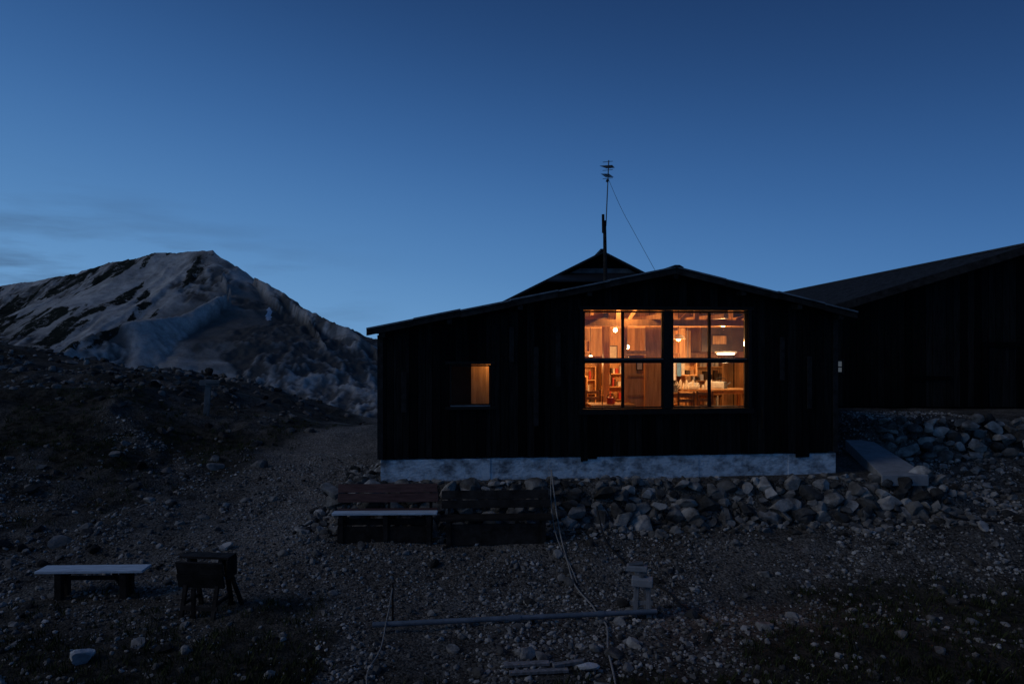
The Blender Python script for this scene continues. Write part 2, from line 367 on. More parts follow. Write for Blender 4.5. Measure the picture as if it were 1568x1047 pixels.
ad=N('ShaderNodeMath'); ad.operation='MULTIPLY_ADD'; L(n1.outputs[0],ad.inputs[0]); ad.inputs[1].default_value=2.6; L(at.outputs['Fac'],ad.inputs[2])
rs=N('ShaderNodeMapRange'); rs.inputs['From Min'].default_value=1.78; rs.inputs['From Max'].default_value=1.92; L(ad.outputs[0],rs.inputs['Value'])
mg=N('ShaderNodeMix'); mg.data_type='RGBA'; L(rs.outputs[0],mg.inputs[0]); L(mr.outputs[2],mg.inputs[6]); mg.inputs[7].default_value=(.022,.026,.022,1)
L(mg.outputs[2],b.inputs['Base Color']); b.inputs['Roughness'].default_value=1; b.inputs['Specular IOR Level'].default_value=0
bp=N('ShaderNodeBump'); bp.inputs['Strength'].default_value=.8; bp.inputs['Distance'].default_value=4; L(n1.outputs[0],bp.inputs['Height']); L(bp.outputs[0],b.inputs['Normal'])
mt=np_mesh('mountain',V,F,m,True)
scr=.74*S(.47,.62,fbm(X/22+3,Y/60,5,6))*(1-right)*S(-40,10,H)+.3*S(.4,.12,g1)*S(20,60,D)  # scrub patches, plus a darker tone along the gully lines
a=mt.data.attributes.new('scrub_gully_tone','FLOAT','POINT'); a.data.foreach_set('value',scr.ravel().astype(np.float32))
st_=ridged(TT/7+D/200,D/200,3,6,.6)
rock_=np.clip(S(.66,.36,rk)*rkm*.9+S(.56,.24,st_)*.85*S(8,45,D)*(.35+.65*right),0,1)
a=mt.data.attributes.new('rock','FLOAT','POINT'); a.data.foreach_set('value',rock_.ravel().astype(np.float32))
cx,cy=-322.,905.
q=((X-cx-(Y-cy)*-.25)/4.5)**2+((Y-cy)/22)**2+(fbm(X/9,Y/9,2,7)-.5)*.9
sel=(q.ravel()[F].max(1)<1); Fs=F[sel]; u,inv=np.unique(Fs,return_inverse=True)
if len(u): np_mesh('snow_patch',V[u]+np.array([0,-.6,.6]),inv.reshape(Fs.shape),mat('snow',(.45,.5,.56),(.55,.6,.68),scale=.2),True)

# ------------------------------------------------------------ cabin
TH=math.radians(5.4)
cab=empty('wooden_cabin',(-2.655,13.6,0),TH)
HM=Matrix.Translation((-2.655,13.6,0))@Matrix.Rotation(TH,4,'Z')
def HP(u,w,z=0): return tuple(HM@Vector((u,w,z)))
Lw=9.6; Dp=7.0; ZF=1.675
AP=(5.97,5.50); LE=(-.2,4.25); RE=(9.82,4.62)
def zr(u):
    return LE[1]+(AP[1]-LE[1])*(u-LE[0])/(AP[0]-LE[0]) if u<AP[0] else AP[1]+(RE[1]-AP[1])*(u-AP[0])/(RE[0]-AP[0])
opens=[(1.40,2.24,2.71,3.55),(4.12,7.60,2.62,4.66)]
fixed=(0,Lw,1.40,2.24,4.12,7.60,AP[0])
ed=list(fixed); x=0
while x<Lw:
    ed.append(x); x+=random.uniform(.13,.2)
ed=sorted(set(ed)); e2=[ed[0]]
for v in ed[1:]:
    if v-e2[-1]>.045: e2.append(v)
    elif v in fixed:
        if e2[-1] not in fixed: e2[-1]=v
        else: e2.append(v)
pl=MB(); bk=MB()
for a_,b_ in zip(e2[:-1],e2[1:]):
    mid=(a_+b_)/2; o=random.uniform(0,.018); bot=ZF+random.uniform(-.02,.02)
    if 4.05<mid<4.4: bot=ZF-.05-.1*(4.4-mid)/.35*random.uniform(.3,1)
    if 8.65<mid<9.0: bot=ZF-.1
    segs=[(bot,None)]
    for (u0,u1,z0,z1) in opens:
        if u0-.01<mid<u1+.01: segs=[(bot,z0),(z1,None)]
    for s0,s1 in segs:
        for (mb,w0,w1,gp) in ((pl,-.045-o,-.012,.005),(bk,-.01,.12,0)):
            za=(zr(a_)-.1) if s1 is None else s1; zb=(zr(b_)-.1) if s1 is None else s1
            A,B=a_+gp,b_-gp; zz=s0 if mb is pl else max(s0,ZF)
            mb.hexa([(A,w0,zz),(B,w0,zz),(B,w1,zz),(A,w1,zz),(A,w0,za),(B,w0,zb),(B,w1,zb),(A,w1,za)])
pl.obj('wall_boards',M_plank,cab); bk.obj('front_wall',M_back,cab)
bt=MB()
for u in (0.03,9.52): bt.box(u-.05,u+.06,-.085,-.066,ZF,zr(u)-.16)
for u,z0,z1 in ((.45,2.6,3.4),(3.1,2.3,3.9),(3.55,3.1,4.2),(8.3,3.2,4.1),(8.9,2.6,3.7),(2.6,3.6,4.3)): bt.box(u,u+.1,-.085,-.066,z0,z1)
bt.obj('wall_battens',mat('grey_batten',(.010,.010,.010),(.03,.029,.028),scale=8,rough=.8,spec=.1),cab)
w=MB(); w.box(0,.12,.122,Dp,ZF,zr(0)-.1); w.box(Lw-.12,Lw,.122,Dp,ZF,zr(Lw)-.1)
w.poly_prism([(0,ZF),(Lw,ZF),(Lw,zr(Lw)-.1),(AP[0],AP[1]-.1),(0,zr(0)-.1)],Dp,Dp+.12); w.obj('side_walls',M_back,cab)
fd=MB(); x=.04
while x<Lw-.1:
    wd=min(random.uniform(.9,2.2),Lw-.04-x); o=random.uniform(0,.02)
    fd.box(x,x+wd-.001,-.012-o,.3,1.0,ZF-.02-random.uniform(0,.01)); x+=wd
fd.box(.02,.3,.302,Dp,1,ZF-.02); fd.box(Lw-.3,Lw-.02,.302,Dp,1,ZF-.02)
fd.obj('foundation',M_conc,cab,bevel=.004)
rf=MB(); t=.07
for (p,q) in ((LE,AP),(AP,RE)):
    rf.hexa([(p[0],-.35,p[1]-t),(q[0],-.35,q[1]-t),(q[0],Dp+.35,q[1]-t),(p[0],Dp+.35,p[1]-t),(p[0],-.35,p[1]),(q[0],-.35,q[1]),(q[0],Dp+.35,q[1]),(p[0],Dp+.35,p[1])])
rf.obj('roof_deck',M_roofm,cab)
fa=MB(); ed_=MB()
def roofseg(u0,u1,dz=0):
    z0,z1=zr(u0)+dz,zr(u1)+dz
    fa.hexa([(u0,-.39,z0-.13),(u1,-.39,z1-.13),(u1,-.352,z1-.13),(u0,-.352,z0-.13),(u0,-.39,z0-.01),(u1,-.39,z1-.01),(u1,-.352,z1-.01),(u0,-.352,z0-.01)])
    ed_.hexa([(u0,-.42,z0-.008),(u1,-.42,z1-.008),(u1,.2,z1-.0+.004),(u0,.2,z0+.004),(u0,-.42,z0+.022),(u1,-.42,z1+.022),(u1,.2,z1+.026),(u0,.2,z0+.026)])
us=[LE[0],.7,1.62,2.6,3.55,4.6,AP[0],7.0,8.1,9.1,RE[0]]
for i,(p,q) in enumerate(zip(us[:-1],us[1:])): roofseg(p+.003,q-.003,[0,.012,-.008,.007,-.006,.008,0,-.008,.008,-.006][i])
fa.obj('fascia',M_old,cab); ed_.obj('roof_flashing',M_edge,cab)
rc=MB()
for k in range(20):
    y0=-.43+k*.39; rc.hexa([(AP[0]-.14,y0,AP[1]+.0),(AP[0]+.14,y0,AP[1]+.0),(AP[0]+.14,y0+.387,AP[1]),(AP[0]-.14,y0+.387,AP[1]),(AP[0]-.05,y0,AP[1]+.05),(AP[0]+.05,y0,AP[1]+.05),(AP[0]+.05,y0+.387,AP[1]+.05),(AP[0]-.05,y0+.387,AP[1]+.05)])
rc.obj('ridge_cap',M_roofm,cab)
rt=MB()
for u in (.1,1.4,2.8,4.2,5.97,7.4,8.6,9.5): rt.box(u-.05,u+.05,-.34,-.07,zr(u)-.2-.02,zr(u)-.1-.02)
rt.obj('purlin_ends',M_old,cab)
# windows
wf=MB()
def frame(u0,u1,z0,z1,t=.045,w0=-.06,w1=.06):
    wf.box(u0,u0+t,w0,w1,z0,z1); wf.box(u1-t,u1,w0,w1,z0,z1); wf.box(u0+t,u1-t,w0,w1,z0,z0+t); wf.box(u0+t,u1-t,w0,w1,z1-t,z1)
frame(1.41,2.23,2.72,3.54,.03,-.055)
U=[(4.14,4.955),(4.96,5.80),(6.00,6.795),(6.80,7.58)]
wf.box(5.802,5.998,-.075,.1,2.63,4.65)
for u0,u1 in U:
    frame(u0,u1,2.64,3.59,.026,-.03,.03); frame(u0,u1,3.65,4.64,.022,-.03,.03)
wf.box(4.13,5.80,-.065,.08,3.592,3.648); wf.box(6.0,7.59,-.065,.08,3.592,3.648)
wf.box(4.02,7.72,-.115,-.068,4.665,4.73); wf.box(4.02,7.72,-.12,-.068,2.52,2.615)
wf.box(4.04,4.115,-.11,-.067,2.617,4.663); wf.box(7.605,7.67,-.11,-.067,2.617,4.663)
wf.box(1.32,2.32,-.12,-.067,2.65,2.705); wf.box(1.32,2.32,-.1,-.067,3.555,3.61)
wf.obj('window_frames',M_frame,cab)
sl=MB(); sl.box(1.42,2.22,-.085,-.058,2.708,2.73); sl.box(4.14,5.79,-.09,-.068,3.64,3.652); sl.box(6.01,7.58,-.09,-.068,3.64,3.652); sl.obj('window_sill',M_edge,cab)
gl=MB()
for u0,u1 in U:
    for z0,z1 in ((2.669,3.561),(3.674,4.616)): gl.box(u0+.027,u1-.027,-.003,.003,z0,z1)
gl.box(1.442,2.198,-.003,.003,2.752,3.508)
gl.obj('window_panes',M_glass,cab)
sr_=MB(); sr_.box(4.116,7.604,-.1,-.08,4.60,4.618); sr_.box(4.5,4.515,-.1,-.085,2.617,2.9); sr_.box(7.9,7.93,-.13,-.07,2.2,2.6); sr_.obj('shutter_rail',M_frame,cab)

# interior shell
def planks_w(mb,u0,u1,w,z0,z1,pw=.14,t=.02,ztop=None):
    u=u0
    while u<u1-.01:
        e=min(u+pw,u1); zt=z1 if ztop is None else min(z1,zr((u+e)/2)-.15)
        mb.box(u+.001,e-.001,w+random.uniform(0,.006),w+t,z0,zt); u=e
it=MB(); planks_w(it,3.2,9.4,4.8,1.9,6,ztop=1)
w_=.13
while w_<4.7: it.box(3.17+random.uniform(0,.006),3.22,w_+.001,w_+.142,1.9,min(4.7,zr(3.1)-.12)); w_+=.143
w_=.13
while w_<4.7: it.box(9.38,9.42+random.uniform(0,.006),w_+.001,w_+.142,1.9,4.5); w_+=.143
it.obj('interior_walls',M_wood,cab)
fl=MB(); fl.box(.13,9.45,.13,6.9,1.8,1.9); fl.obj('floor',M_wood2,cab)
ce=MB()
for (p,q) in (((3.2,zr(3.2)),AP),(AP,(9.45,zr(9.45)))):
    w_=.13
    while w_<4.8:
        ce.hexa([(p[0],w_,p[1]-.14),(q[0],w_,q[1]-.14),(q[0],w_+.16,q[1]-.14),(p[0],w_+.16,p[1]-.14),(p[0],w_,p[1]-.12),(q[0],w_,q[1]-.12),(q[0],w_+.16,q[1]-.12),(p[0],w_+.16,p[1]-.12)]); w_+=.165
ce.obj('ceiling_boards',M_wood2,cab)
be=MB()
for w_ in (1.1,2.5,3.9):
    be.box(3.25,9.35,w_,w_+.12,4.36,4.5)
    for u in (4.3,5.1,6.9,8.3): be.box(u,u+.1,w_+.01,w_+.11,4.5,zr(u)-.16)
for u in (4.6,5.9,7.2,8.4): be.box(u,u+.1,.2,4.75,4.5,4.6)
for u in (4.0,5.4,6.6,7.9): be.bar((u,1.16,4.5),(u+.55,1.16,zr(u+.55)-.18),.07)
be.box(3.3,5.0,2.02,2.12,3.55,3.66); be.box(6.5,7.7,3.45,3.53,3.3,3.38)
be.obj('roof_beams',M_wood,cab)
po=MB()
for u,w_ in ((5.02,2.0),(6.35,1.5),(7.35,3.4),(4.35,3.8)): po.box(u,u+.15,w_,w_+.15,1.9,4.36)
po.obj('posts',M_wood,cab)
pa=MB(); planks_w(pa,5.88,6.33,1.52,1.9,4.35,pw=.22); pa.box(5.38,5.45,1.47,1.60,1.9,4.35); pa.box(5.45,5.88,1.49,1.58,3.72,3.80)
planks_w(pa,5.46,5.87,1.55,1.9,3.70,pw=.41)
pa.box(5.87,5.89,1.46,1.53,1.9,3.7)
for z in (2.3,2.75,3.2): pa.box(5.47,5.86,1.53,1.549,z,z+.04)
pa.obj('partition',M_wood,cab)
kp=MB(); kp.box(7.75,9.3,2.9,2.96,3.75,4.9); kp.obj('dark_upper_panel',M_dkwood,cab)  # plain dark panel across the upper right of the room
kw=MB(); planks_w(kw,6.5,7.7,3.55,1.9,4.3,pw=.16); kw.obj('kitchen_wall',M_wood,cab)
sr=MB(); planks_w(sr,.2,1.93,1.3,1.9,4.3,pw=.9); sr.obj('small_room_wall',M_dkwall,cab)
so=MB(); planks_w(so,1.90,2.75,.62,1.9,4.3,pw=.13); so.box(1.86,1.9,.60,.70,1.9,4.3); so.obj('small_room_boards',M_wood,cab)

def shelf(name,u0,u1,w0,z0,z1,n,seed,dep=.3):
    r=random.Random(seed); e=empty(name,HP(u0,w0,0),TH); W=u1-u0; m_=MB()
    m_.box(0,.03,0,dep,z0,z1); m_.box(W-.03,W,0,dep,z0,z1); m_.box(.03,W-.03,dep-.02,dep,z0,z1)
    hh=(z1-z0)/n
    for i in range(n+1): m_.box(.031,W-.031,0,dep-.021,z0+i*hh-(.025 if i else 0),z0+i*hh+(0 if i else .025))
    m_.obj('shelf_frame',M_wood,e)
    mbs={}
    for i in range(n):
        x=.06
        while x<W-.12:
            bw=r.uniform(.03,.11); bh=r.uniform(.08,hh-.07); mm=r.choice([M_cream,M_cream,M_wood2,M_redp,M_white2,M_dkwood,M_wood2,M_dkwood])
            mb=mbs.setdefault(mm.name,(MB(),mm))[0]; z=z0+i*hh+.026 if i==0 else z0+i*hh+.001
            if r.random()<.4: mb.cyl((x+bw/2,.12,z),(x+bw/2,.12,z+bh*.8),bw/2,10)
            else: mb.box(x,x+bw,.04,.2,z,z+bh)
            x+=bw+r.uniform(.01,.06)
    for k,(mb,mm) in mbs.items(): mb.obj('items_'+k,mm,e)
    return e
shelf('storage_shelf',4.95,5.35,4.3,1.9,3.35,4,1)
shelf('storage_shelf.001',6.55,7.35,3.2,2.4,3.25,2,3)
shelf('kitchen_shelf',7.6,8.9,4.3,2.2,3.7,4,5)
shelf('kitchen_shelf.001',4.4,4.85,3.0,1.9,3.15,3,9)
shelf('storage_shelf.002',5.5,6.3,4.3,2.1,3.5,4,12)
shelf('wall_shelf',6.6,7.3,3.3,3.42,3.72,1,15,.2)
shelf('wall_shelf.001',4.4,5.25,4.55,3.72,4.05,1,21,.2)
shelf('wall_shelf.002',6.75,7.65,2.95,3.15,3.5,1,27,.2)
def table(name,u,w,W,D_,h,m1):
    e=empty(name,HP(u,w,1.9),TH); m_=MB(); m_.box(0,W,0,D_,h-.04,h)
    m_.box(.06,W-.06,.05,.08,h-.12,h-.042); m_.box(.06,W-.06,D_-.08,D_-.05,h-.12,h-.042)
    for a_ in (.03,W-.1):
        for b_ in (.082,D_-.15): m_.box(a_,a_+.07,b_,b_+.07,0,h-.042)
    m_.obj('table_frame',m1,e,bevel=.004); return e
table('dining_table',4.5,.9,1.0,.7,.72,M_wood); table('dining_table.001',6.5,1.9,.9,.6,.9,M_wood2)
table('kitchen_counter',7.2,2.3,1.5,.55,.95,M_wood)
def chair(name,u,w,rz,s=1):
    e=empty(name,HP(u,w,1.9),TH+rz); m_=MB(); m_.box(-.2,.2,-.2,.2,.42,.46)
    for a_ in (-.19,.15):
        m_.box(a_,a_+.04,-.19,-.15,0,.419); m_.box(a_,a_+.04,.15,.19,0,.419); m_.box(a_,a_+.04,.15,.19,.461,.98)
    for z in (.6,.74,.88): m_.box(-.149,.149,.16,.18,z,z+.07)
    m_.obj('chair_frame',M_wood2,e,bevel=.004)
chair('wooden_chair',4.8,1.9,.1); chair('wooden_chair.001',6.75,1.35,3.0); chair('wooden_chair.002',7.3,1.5,2.7)
def pot(name,u,w,z,r,h,m_,hd=True):
    e=empty(name,HP(u,w,z)); b_=MB(); b_.cyl((0,0,0),(0,0,h),r,20,r*.92); b_.cyl((0,0,h),(0,0,h+.02),r*.95,20,r*.5); b_.cyl((0,0,h+.02),(0,0,h+.045),.015,8)
    b_.cyl((r*.8,0,h*.4),(r*1.5,0,h*.95),.018,8,.01); b_.obj('pot_body',m_,e,smooth=False)
    curve('handle',[(-r,0,h*.9),(-r*.8,0,h*1.5),(0,0,h*1.75),(r*.8,0,h*1.5),(r,0,h*.9)],.007,M_hose,e)
pot('kettle',7.35,2.5,2.85,.11,.14,M_white2); pot('kettle.001',6.75,2.1,2.8,.1,.16,M_metal); pot('cooking_pot',8.1,2.55,2.85,.16,.16,M_metal)
pot('kettle.002',5.0,1.2,2.62,.09,.13,M_redp)
bo=MB()
for i in range(16):
    u=6.95+random.random()*.9; w_=2.35+random.random()*.4; h_=random.uniform(.06,.2); p=HP(u,w_,2.85); r_=random.uniform(.02,.035); bo.cyl(p,(p[0],p[1],p[2]+h_),r_,10); bo.cyl((p[0],p[1],p[2]+h_),(p[0],p[1],p[2]+h_+.04),r_*.6,10,.012)
bo.obj('bottles',M_cream)
bx_=MB(); bx_.box(7.75,8.1,2.35,2.6,2.85,3.02); bx_.box(7.78,8.07,2.34,2.349,2.88,2.99); bx_.box(7.2,7.45,2.3,2.4,2.86,2.93); o_=bx_.obj('storage_box',M_cream,None,bevel=.006); o_.matrix_world=HM
tw=empty('towel_rail',HP(6.85,2.75,0),TH); a_=MB(); a_.cyl((-.3,0,3.5),(.5,0,3.5),.01); a_.cyl((-.28,0,3.5),(-.28,0,4.36),.008); a_.cyl((.48,0,3.5),(.48,0,4.36),.008); a_.obj('rail',M_metal,tw)
def cloth(name,x0,x1,z0,z1,m_,par):
    mb=MB(); n=14
    for i in range(n):
        p=x0+(x1-x0)*i/n; q=x0+(x1-x0)*(i+1)/n; f_=lambda t:.02*math.sin(t*45)
        mb.v+=[(p,f_(p),z0),(q,f_(q),z0+.01*math.sin(i)),(q,f_(q),z1),(p,f_(p),z1)]; k=len(mb.v)-4; mb.f.append((k,k+1,k+2,k+3))
    mb.obj(name,m_,par)
cloth('towel_1',-.05,.18,3.05,3.52,M_white2,tw); cloth('towel_2',.2,.32,3.15,3.52,M_blue,tw)
def pic(name,u,w,z,W,H_,m_):
    e=empty(name,HP(u,w,z),TH); a_=MB(); a_.box(-W/2,W/2,-.02,-.001,-H_/2,-H_/2+.02); a_.box(-W/2,W/2,-.02,-.001,H_/2-.02,H_/2); a_.box(-W/2,-W/2+.02,-.02,-.001,-H_/2+.021,H_/2-.021); a_.box(W/2-.02,W/2,-.02,-.001,-H_/2+.021,H_/2-.021); a_.obj('picture_frame',M_dkwood,e)
    a_=MB(); a_.box(-W/2+.021,W/2-.021,-.008,-.001,-H_/2+.021,H_/2-.021); a_.obj('print',m_,e)
pic('framed_picture',5.62,4.28,3.0,.26,.32,M_cream); pic('framed_picture.001',5.9,4.78,3.7,.3,.4,M_cream); pic('wall_calendar',6.9,3.53,4.1,.3,.3,M_cream)
pic('framed_picture.002',8.2,2.88,4.05,.4,.25,M_wood2); pic('framed_picture.003',5.75,1.53,3.45,.16,.2,M_cream)
rk_=MB(); rk_.box(6.62,7.18,3.36,3.4,3.98,4.02)
for i in range(12): rk_.box(6.63+i*.046,6.65+i*.046,3.37,3.39,3.83,3.979)
rk_.obj('peg_rack',M_dkwood,None).matrix_world=HM
def lamp(name,p,style,power,top=4.9):
    e=empty(name,p); b_=MB(); b_.sph((0,0,0),.055 if style!='globe' else .075); b_.obj('bulb',M_bulb,e,smooth=True)
    c_=MB(); c_.cyl((0,0,.06),(0,0,top-p[2]),.006,6); c_.cyl((0,0,.045),(0,0,.1),.022,10); c_.obj('cord',M_hose,e)
    if style=='shade':
        s_=MB(); n=20; k=0
        for (r_,z) in ((.17,-.01),(.12,.06),(.03,.11)):
            for i in range(n): s_.v.append((r_*math.cos(6.2832*i/n),r_*math.sin(6.2832*i/n),z))
        for j in range(2):
            for i in range(n): s_.f.append((j*n+i,j*n+(i+1)%n,(j+1)*n+(i+1)%n,(j+1)*n+i))
        s_.obj('shade',M_cream,e,smooth=True)
    l=bpy.data.lights.new(name+'_light','POINT'); l.energy=power; l.color=(1,.49,.18); l.shadow_soft_size=.05
    o=link(bpy.data.objects.new('light',l)); o.location=(0,0,-.12); o.parent=e
lamp('pendant_lamp',(2.80,16.6,3.88),'bulb',46)
lamp('pendant_lamp.001',(1.95,16.9,3.62),'bulb',30)
lamp('pendant_lamp.002',(3.30,16.4,4.0),'bulb',36)
lamp('pendant_lamp.003',(3.9,16.0,4.08),'shade',50)
lamp('pendant_lamp.004',(4.79,15.5,4.42),'globe',44)
lamp('pendant_lamp.005',HP(5.3,.8,4.9),'bulb',26,5.25)
lamp('pendant_lamp.006',HP(2.45,.34,3.8),'bulb',10,4.4)
lamp('added_fill_lamp',HP(5.6,3.2,4.3),'bulb',34,5.2)  # added fill bulb to brighten the upper back wall
fx=empty('fluorescent_fixture',(5.2,16.6,3.72),TH); a_=MB(); a_.box(-.25,.25,-.06,.06,.01,.05); a_.obj('housing',M_white2,fx); a_=MB(); a_.cyl((-.22,0,-.01),(.22,0,-.01),.016); a_.obj('tube',M_tube,fx)
a_=MB(); a_.cyl((-.15,0,.05),(-.15,0,.9),.004,6); a_.cyl((.15,0,.05),(.15,0,.9),.004,6); a_.obj('hangers',M_hose,fx)
l=bpy.data.lights.new('tube_light','POINT'); l.energy=34; l.color=(1,.66,.36); l.shadow_soft_size=.1; o=link(bpy.data.objects.new('light',l)); o.location=(0,-.05,-.15); o.parent=fx

# ------------------------------------------------------------ rear building
rb=empty('rear_cabin'); a_=MB()
pk=(2.45,6.44)
a_.hexa([(-1.2,18.3,4.55),(pk[0],18.3,pk[1]-.06),(pk[0],25,pk[1]-.06),(-1.2,25,4.55),(-1.2,18.3,4.62),(pk[0],18.3,pk[1]),(pk[0],25,pk[1]),(-1.2,25,4.62)])
a_.hexa([(pk[0],18.3,pk[1]-.06),(6.1,18.3,4.5),(6.1,25,4.5),(pk[0],25,pk[1]-.06),(pk[0],18.3,pk[1]),(6.1,18.3,4.57),(6.1,25,4.57),(pk[0],25,pk[1])])
a_.box(pk[0]-.08,pk[0]+.08,18.25,25,pk[1]-.005,pk[1]+.05)
a_.hexa([(.9,17.6,5.55),(4.0,17.6,5.55),(3.6,18.6,5.83),(1.3,18.6,5.83),(.9,17.6,5.6),(4.0,17.6,5.6),(3.6,18.6,5.88),(1.3,18.6,5.88)])
a_.obj('roof',M_roofm,rb)
a_=MB(); a_.poly_prism([(-.9,1.2),(5.8,1.2),(5.8,4.6),(pk[0],pk[1]-.08),(-.9,4.66)],21.2,24.8)
a_.poly_prism([(-.2,5.02),(5.05,5.02),(pk[0],pk[1]-.08)],18.65,21.198); a_.obj('walls',M_back,rb)
a_=MB(); a_.poly_prism([(1.55,5.86),(3.4,5.86),(3.15,6.0),(1.85,6.0)],18.58,18.64); a_.obj('gable_board',mat('pale_board',(.05,.055,.06),(.12,.125,.135),scale=6),rb)

an=empty('tv_antenna',(2.0,14.75,0)); a_=MB()
a_.cyl((0.02,0,5.2),(0.0,0,6.62),.045,10,.035); a_.cyl((-.03,-.02,6.35),(-.035,-.02,6.75),.03,8); a_.obj('wooden_pole',M_old,an)
a_=MB(); a_.cyl((.03,0,6.5),(.09,0,7.92),.012,8)
a_.cyl((.02,-.1,7.78),(.16,.25,7.82),.01,6); a_.cyl((.0,-.1,7.6),(.14,.25,7.62),.01,6)
for i in range(6):
    t_=i/5; c=(.02+.14*t_,-.1+.35*t_,7.78+.04*t_); w_=.13-.04*t_; a_.cyl((c[0]-w_,c[1]+.03,c[2]),(c[0]+w_,c[1]-.03,c[2]),.006,6)
    c=(0+.14*t_,-.1+.35*t_,7.6+.02*t_); w_=.09; a_.cyl((c[0]-w_,c[1],c[2]-.0),(c[0]+w_,c[1],c[2]),.006,6)
for z in (7.88,7.7,7.52): a_.cyl((-.04,0,z),(.18,0,z+.02),.006,6)
a_.obj('mast',M_metal,an)
curve('guy_wire',[(.07,0,7.55),(.3,-.05,6.95),(.65,-.1,6.3),(1.13,-.15,5.4)],.004,M_hose,an)
a_=MB(); a_.cyl((.05,0,7.45),(.07,-.02,7.5),.03,8); a_.obj('bracket',M_hose,an)

# ------------------------------------------------------------ right-hand large hut
b2=empty('mountain_hut',(14.85,20,0),math.radians(-2)); a_=MB(); RZ=6.78; sl_=.31
for sgn in (-1,1):
    xe=sgn*6.9; ze=RZ-sl_*6.9
    a_.hexa([(0,-.5,RZ-.08),(xe,-.5,ze-.08),(xe,19,ze-.08),(0,19,RZ-.08),(0,-.5,RZ),(xe,-.5,ze),(xe,19,ze),(0,19,RZ)])
a_.obj('roof',M_roofm,b2)
a_=MB()
for k in range(44):
    y=-.4+k*.44
    for sgn in (-1,1):
        a_.bar((sgn*.05,y,RZ+.0),(sgn*6.88,y,RZ-sl_*6.88+.015),.05,.05)
a_.box(-.1,.1,-.55,19,RZ+.02,RZ+.07); a_.obj('roof_battens',mat('roof_batten',(.03,.03,.032),(.07,.07,.075)),b2)
a_=MB()
for sgn in (-1,1):
    a_.hexa([(0,-.56,RZ-.22),(sgn*6.9,-.56,RZ-.22-sl_*6.9),(sgn*6.9,-.505,RZ-.22-sl_*6.9),(0,-.505,RZ-.22),(0,-.56,RZ+.01),(sgn*6.9,-.56,RZ+.01-sl_*6.9),(sgn*6.9,-.505,RZ+.01-sl_*6.9),(0,-.505,RZ+.01)])
a_.obj('bargeboards',M_old,b2)
a_=MB(); a_.poly_prism([(-6.5,.5),(6.5,.5),(6.5,RZ-.1-sl_*6.5),(0,RZ-.1),(-6.5,RZ-.1-sl_*6.5)],.0,18.6); a_.obj('walls',M_back,b2)
a_=MB(); x=-6.5
while x<6.4:
    e_=x+.2; zt=RZ-.12-sl_*max(abs(x),abs(e_)); zb=2.1
    a_.box(x+.006,e_-.006,-.04-random.uniform(0,.02),-.003,zb,zt); x=e_
a_.obj('wall_boards',M_plank,b2)
a_=MB(); a_.box(-1.1,-.95,-.1,-.065,2.1,4.0); a_.box(-.02,.13,-.1,-.065,2.1,4.0); a_.box(-.948,-.022,-.1,-.065,3.85,4.0); a_.box(-3.2,-2.0,-.1,-.065,2.9,3.0); a_.obj('door_frame',M_back,b2)
a_=MB(); a_.box(-5.38,-5.14,-.075,-.063,3.12,3.43); a_.obj('small_window',emis('dim_window',(.5,.48,.4),.05),b2)
a_=MB(); a_.box(-5.45,-5.07,-.09,-.064,3.05,3.118); a_.box(-5.45,-5.07,-.09,-.064,3.432,3.5); a_.box(-5.45,-5.382,-.09,-.064,3.12,3.43);a_.box(-5.138,-5.07,-.09,-.064,3.12,3.43); a_.box(-5.38,-5.14,-.085,-.076,3.25,3.28); a_.obj('small_window_frame',M_frame,b2)

cw=MB()
cw.hexa([(7.45,13.75,1.1),(8.4,13.75,1.1),(9.0,17.1,1.3),(8.35,17.1,1.3),(7.45,13.75,1.32),(8.4,13.75,1.32),(9.0,17.1,1.55),(8.35,17.1,1.55)])
cw.obj('concrete_walkway',M_conc2,None,bevel=.015)

# ------------------------------------------------------------ outdoor furniture
def gz(x,y): return float(G(x,y))
x0,y0=-6.43,10.5; g0=gz(x0,y0)
be_=empty('plank_bench',(x0,y0,g0),math.radians(2)); a_=MB(); a_.box(-.8,.8,-.15,.15,.39,.43); a_.obj('seat',M_bench,be_,bevel=.006)
a_=MB()
for s_ in (-.52,.45):
    a_.box(s_,s_+.1,-.13,-.04,-.08,.388); a_.box(s_,s_+.1,.04,.13,-.08,.388); a_.box(s_+.02,s_+.08,-.039,.039,.25,.32)
a_.bar((-.41,0,.28),(.44,0,.28),.05,.06); a_.bar((.3,0,.36),(.46,0,.08),.05,.05); a_.obj('legs',M_old,be_,bevel=.004)
x0,y0=-4.45,9.95; g0=gz(x0,y0)
ss=empty('sign_stand',(x0,y0,g0),math.radians(-6)); ss.scale=(.92,.92,.95); a_=MB()
Mx=Matrix.Translation((0,-.16,.62))@Matrix.Rotation(math.radians(16),4,'X')
a_.box(-.4,.36,-.02,.02,-.2,.02,Mx); a_.box(-.38,.38,-.02,.02,.03,.23,Mx); a_.box(-.42,.4,-.07,.18,.845,.88)
a_.box(.375,.40,-.1,.2,.55,.84)
a_.obj('board',M_old,ss,bevel=.004); a_=MB()
for s_ in (-.28,.24):
    a_.bar((s_,-.26,-.05),(s_,0,.84),.06,.05); a_.bar((s_+.03,.3,-.05),(s_+.03,.06,.84),.06,.05); a_.bar((s_,-.2,.2),(s_+.02,.24,.2),.04,.05)
a_.bar((-.3,-.215,.15),(.3,-.215,.15),.04,.06); a_.bar((.26,.1,.8),(.48,.25,.0),.05,.05); a_.box(-.12,-.06,-.24,-.2,.0,.45); a_.obj('legs',M_old,ss)
x0,y0=-2.27,12.3; g0=gz(x0,y0)
b3=empty('wooden_bench',(x0,y0,g0),math.radians(1.5)); a_=MB()
a_.box(-.93,.93,-.19,.0,.45,.49); a_.obj('seat',M_bench,b3,bevel=.006); a_=MB()
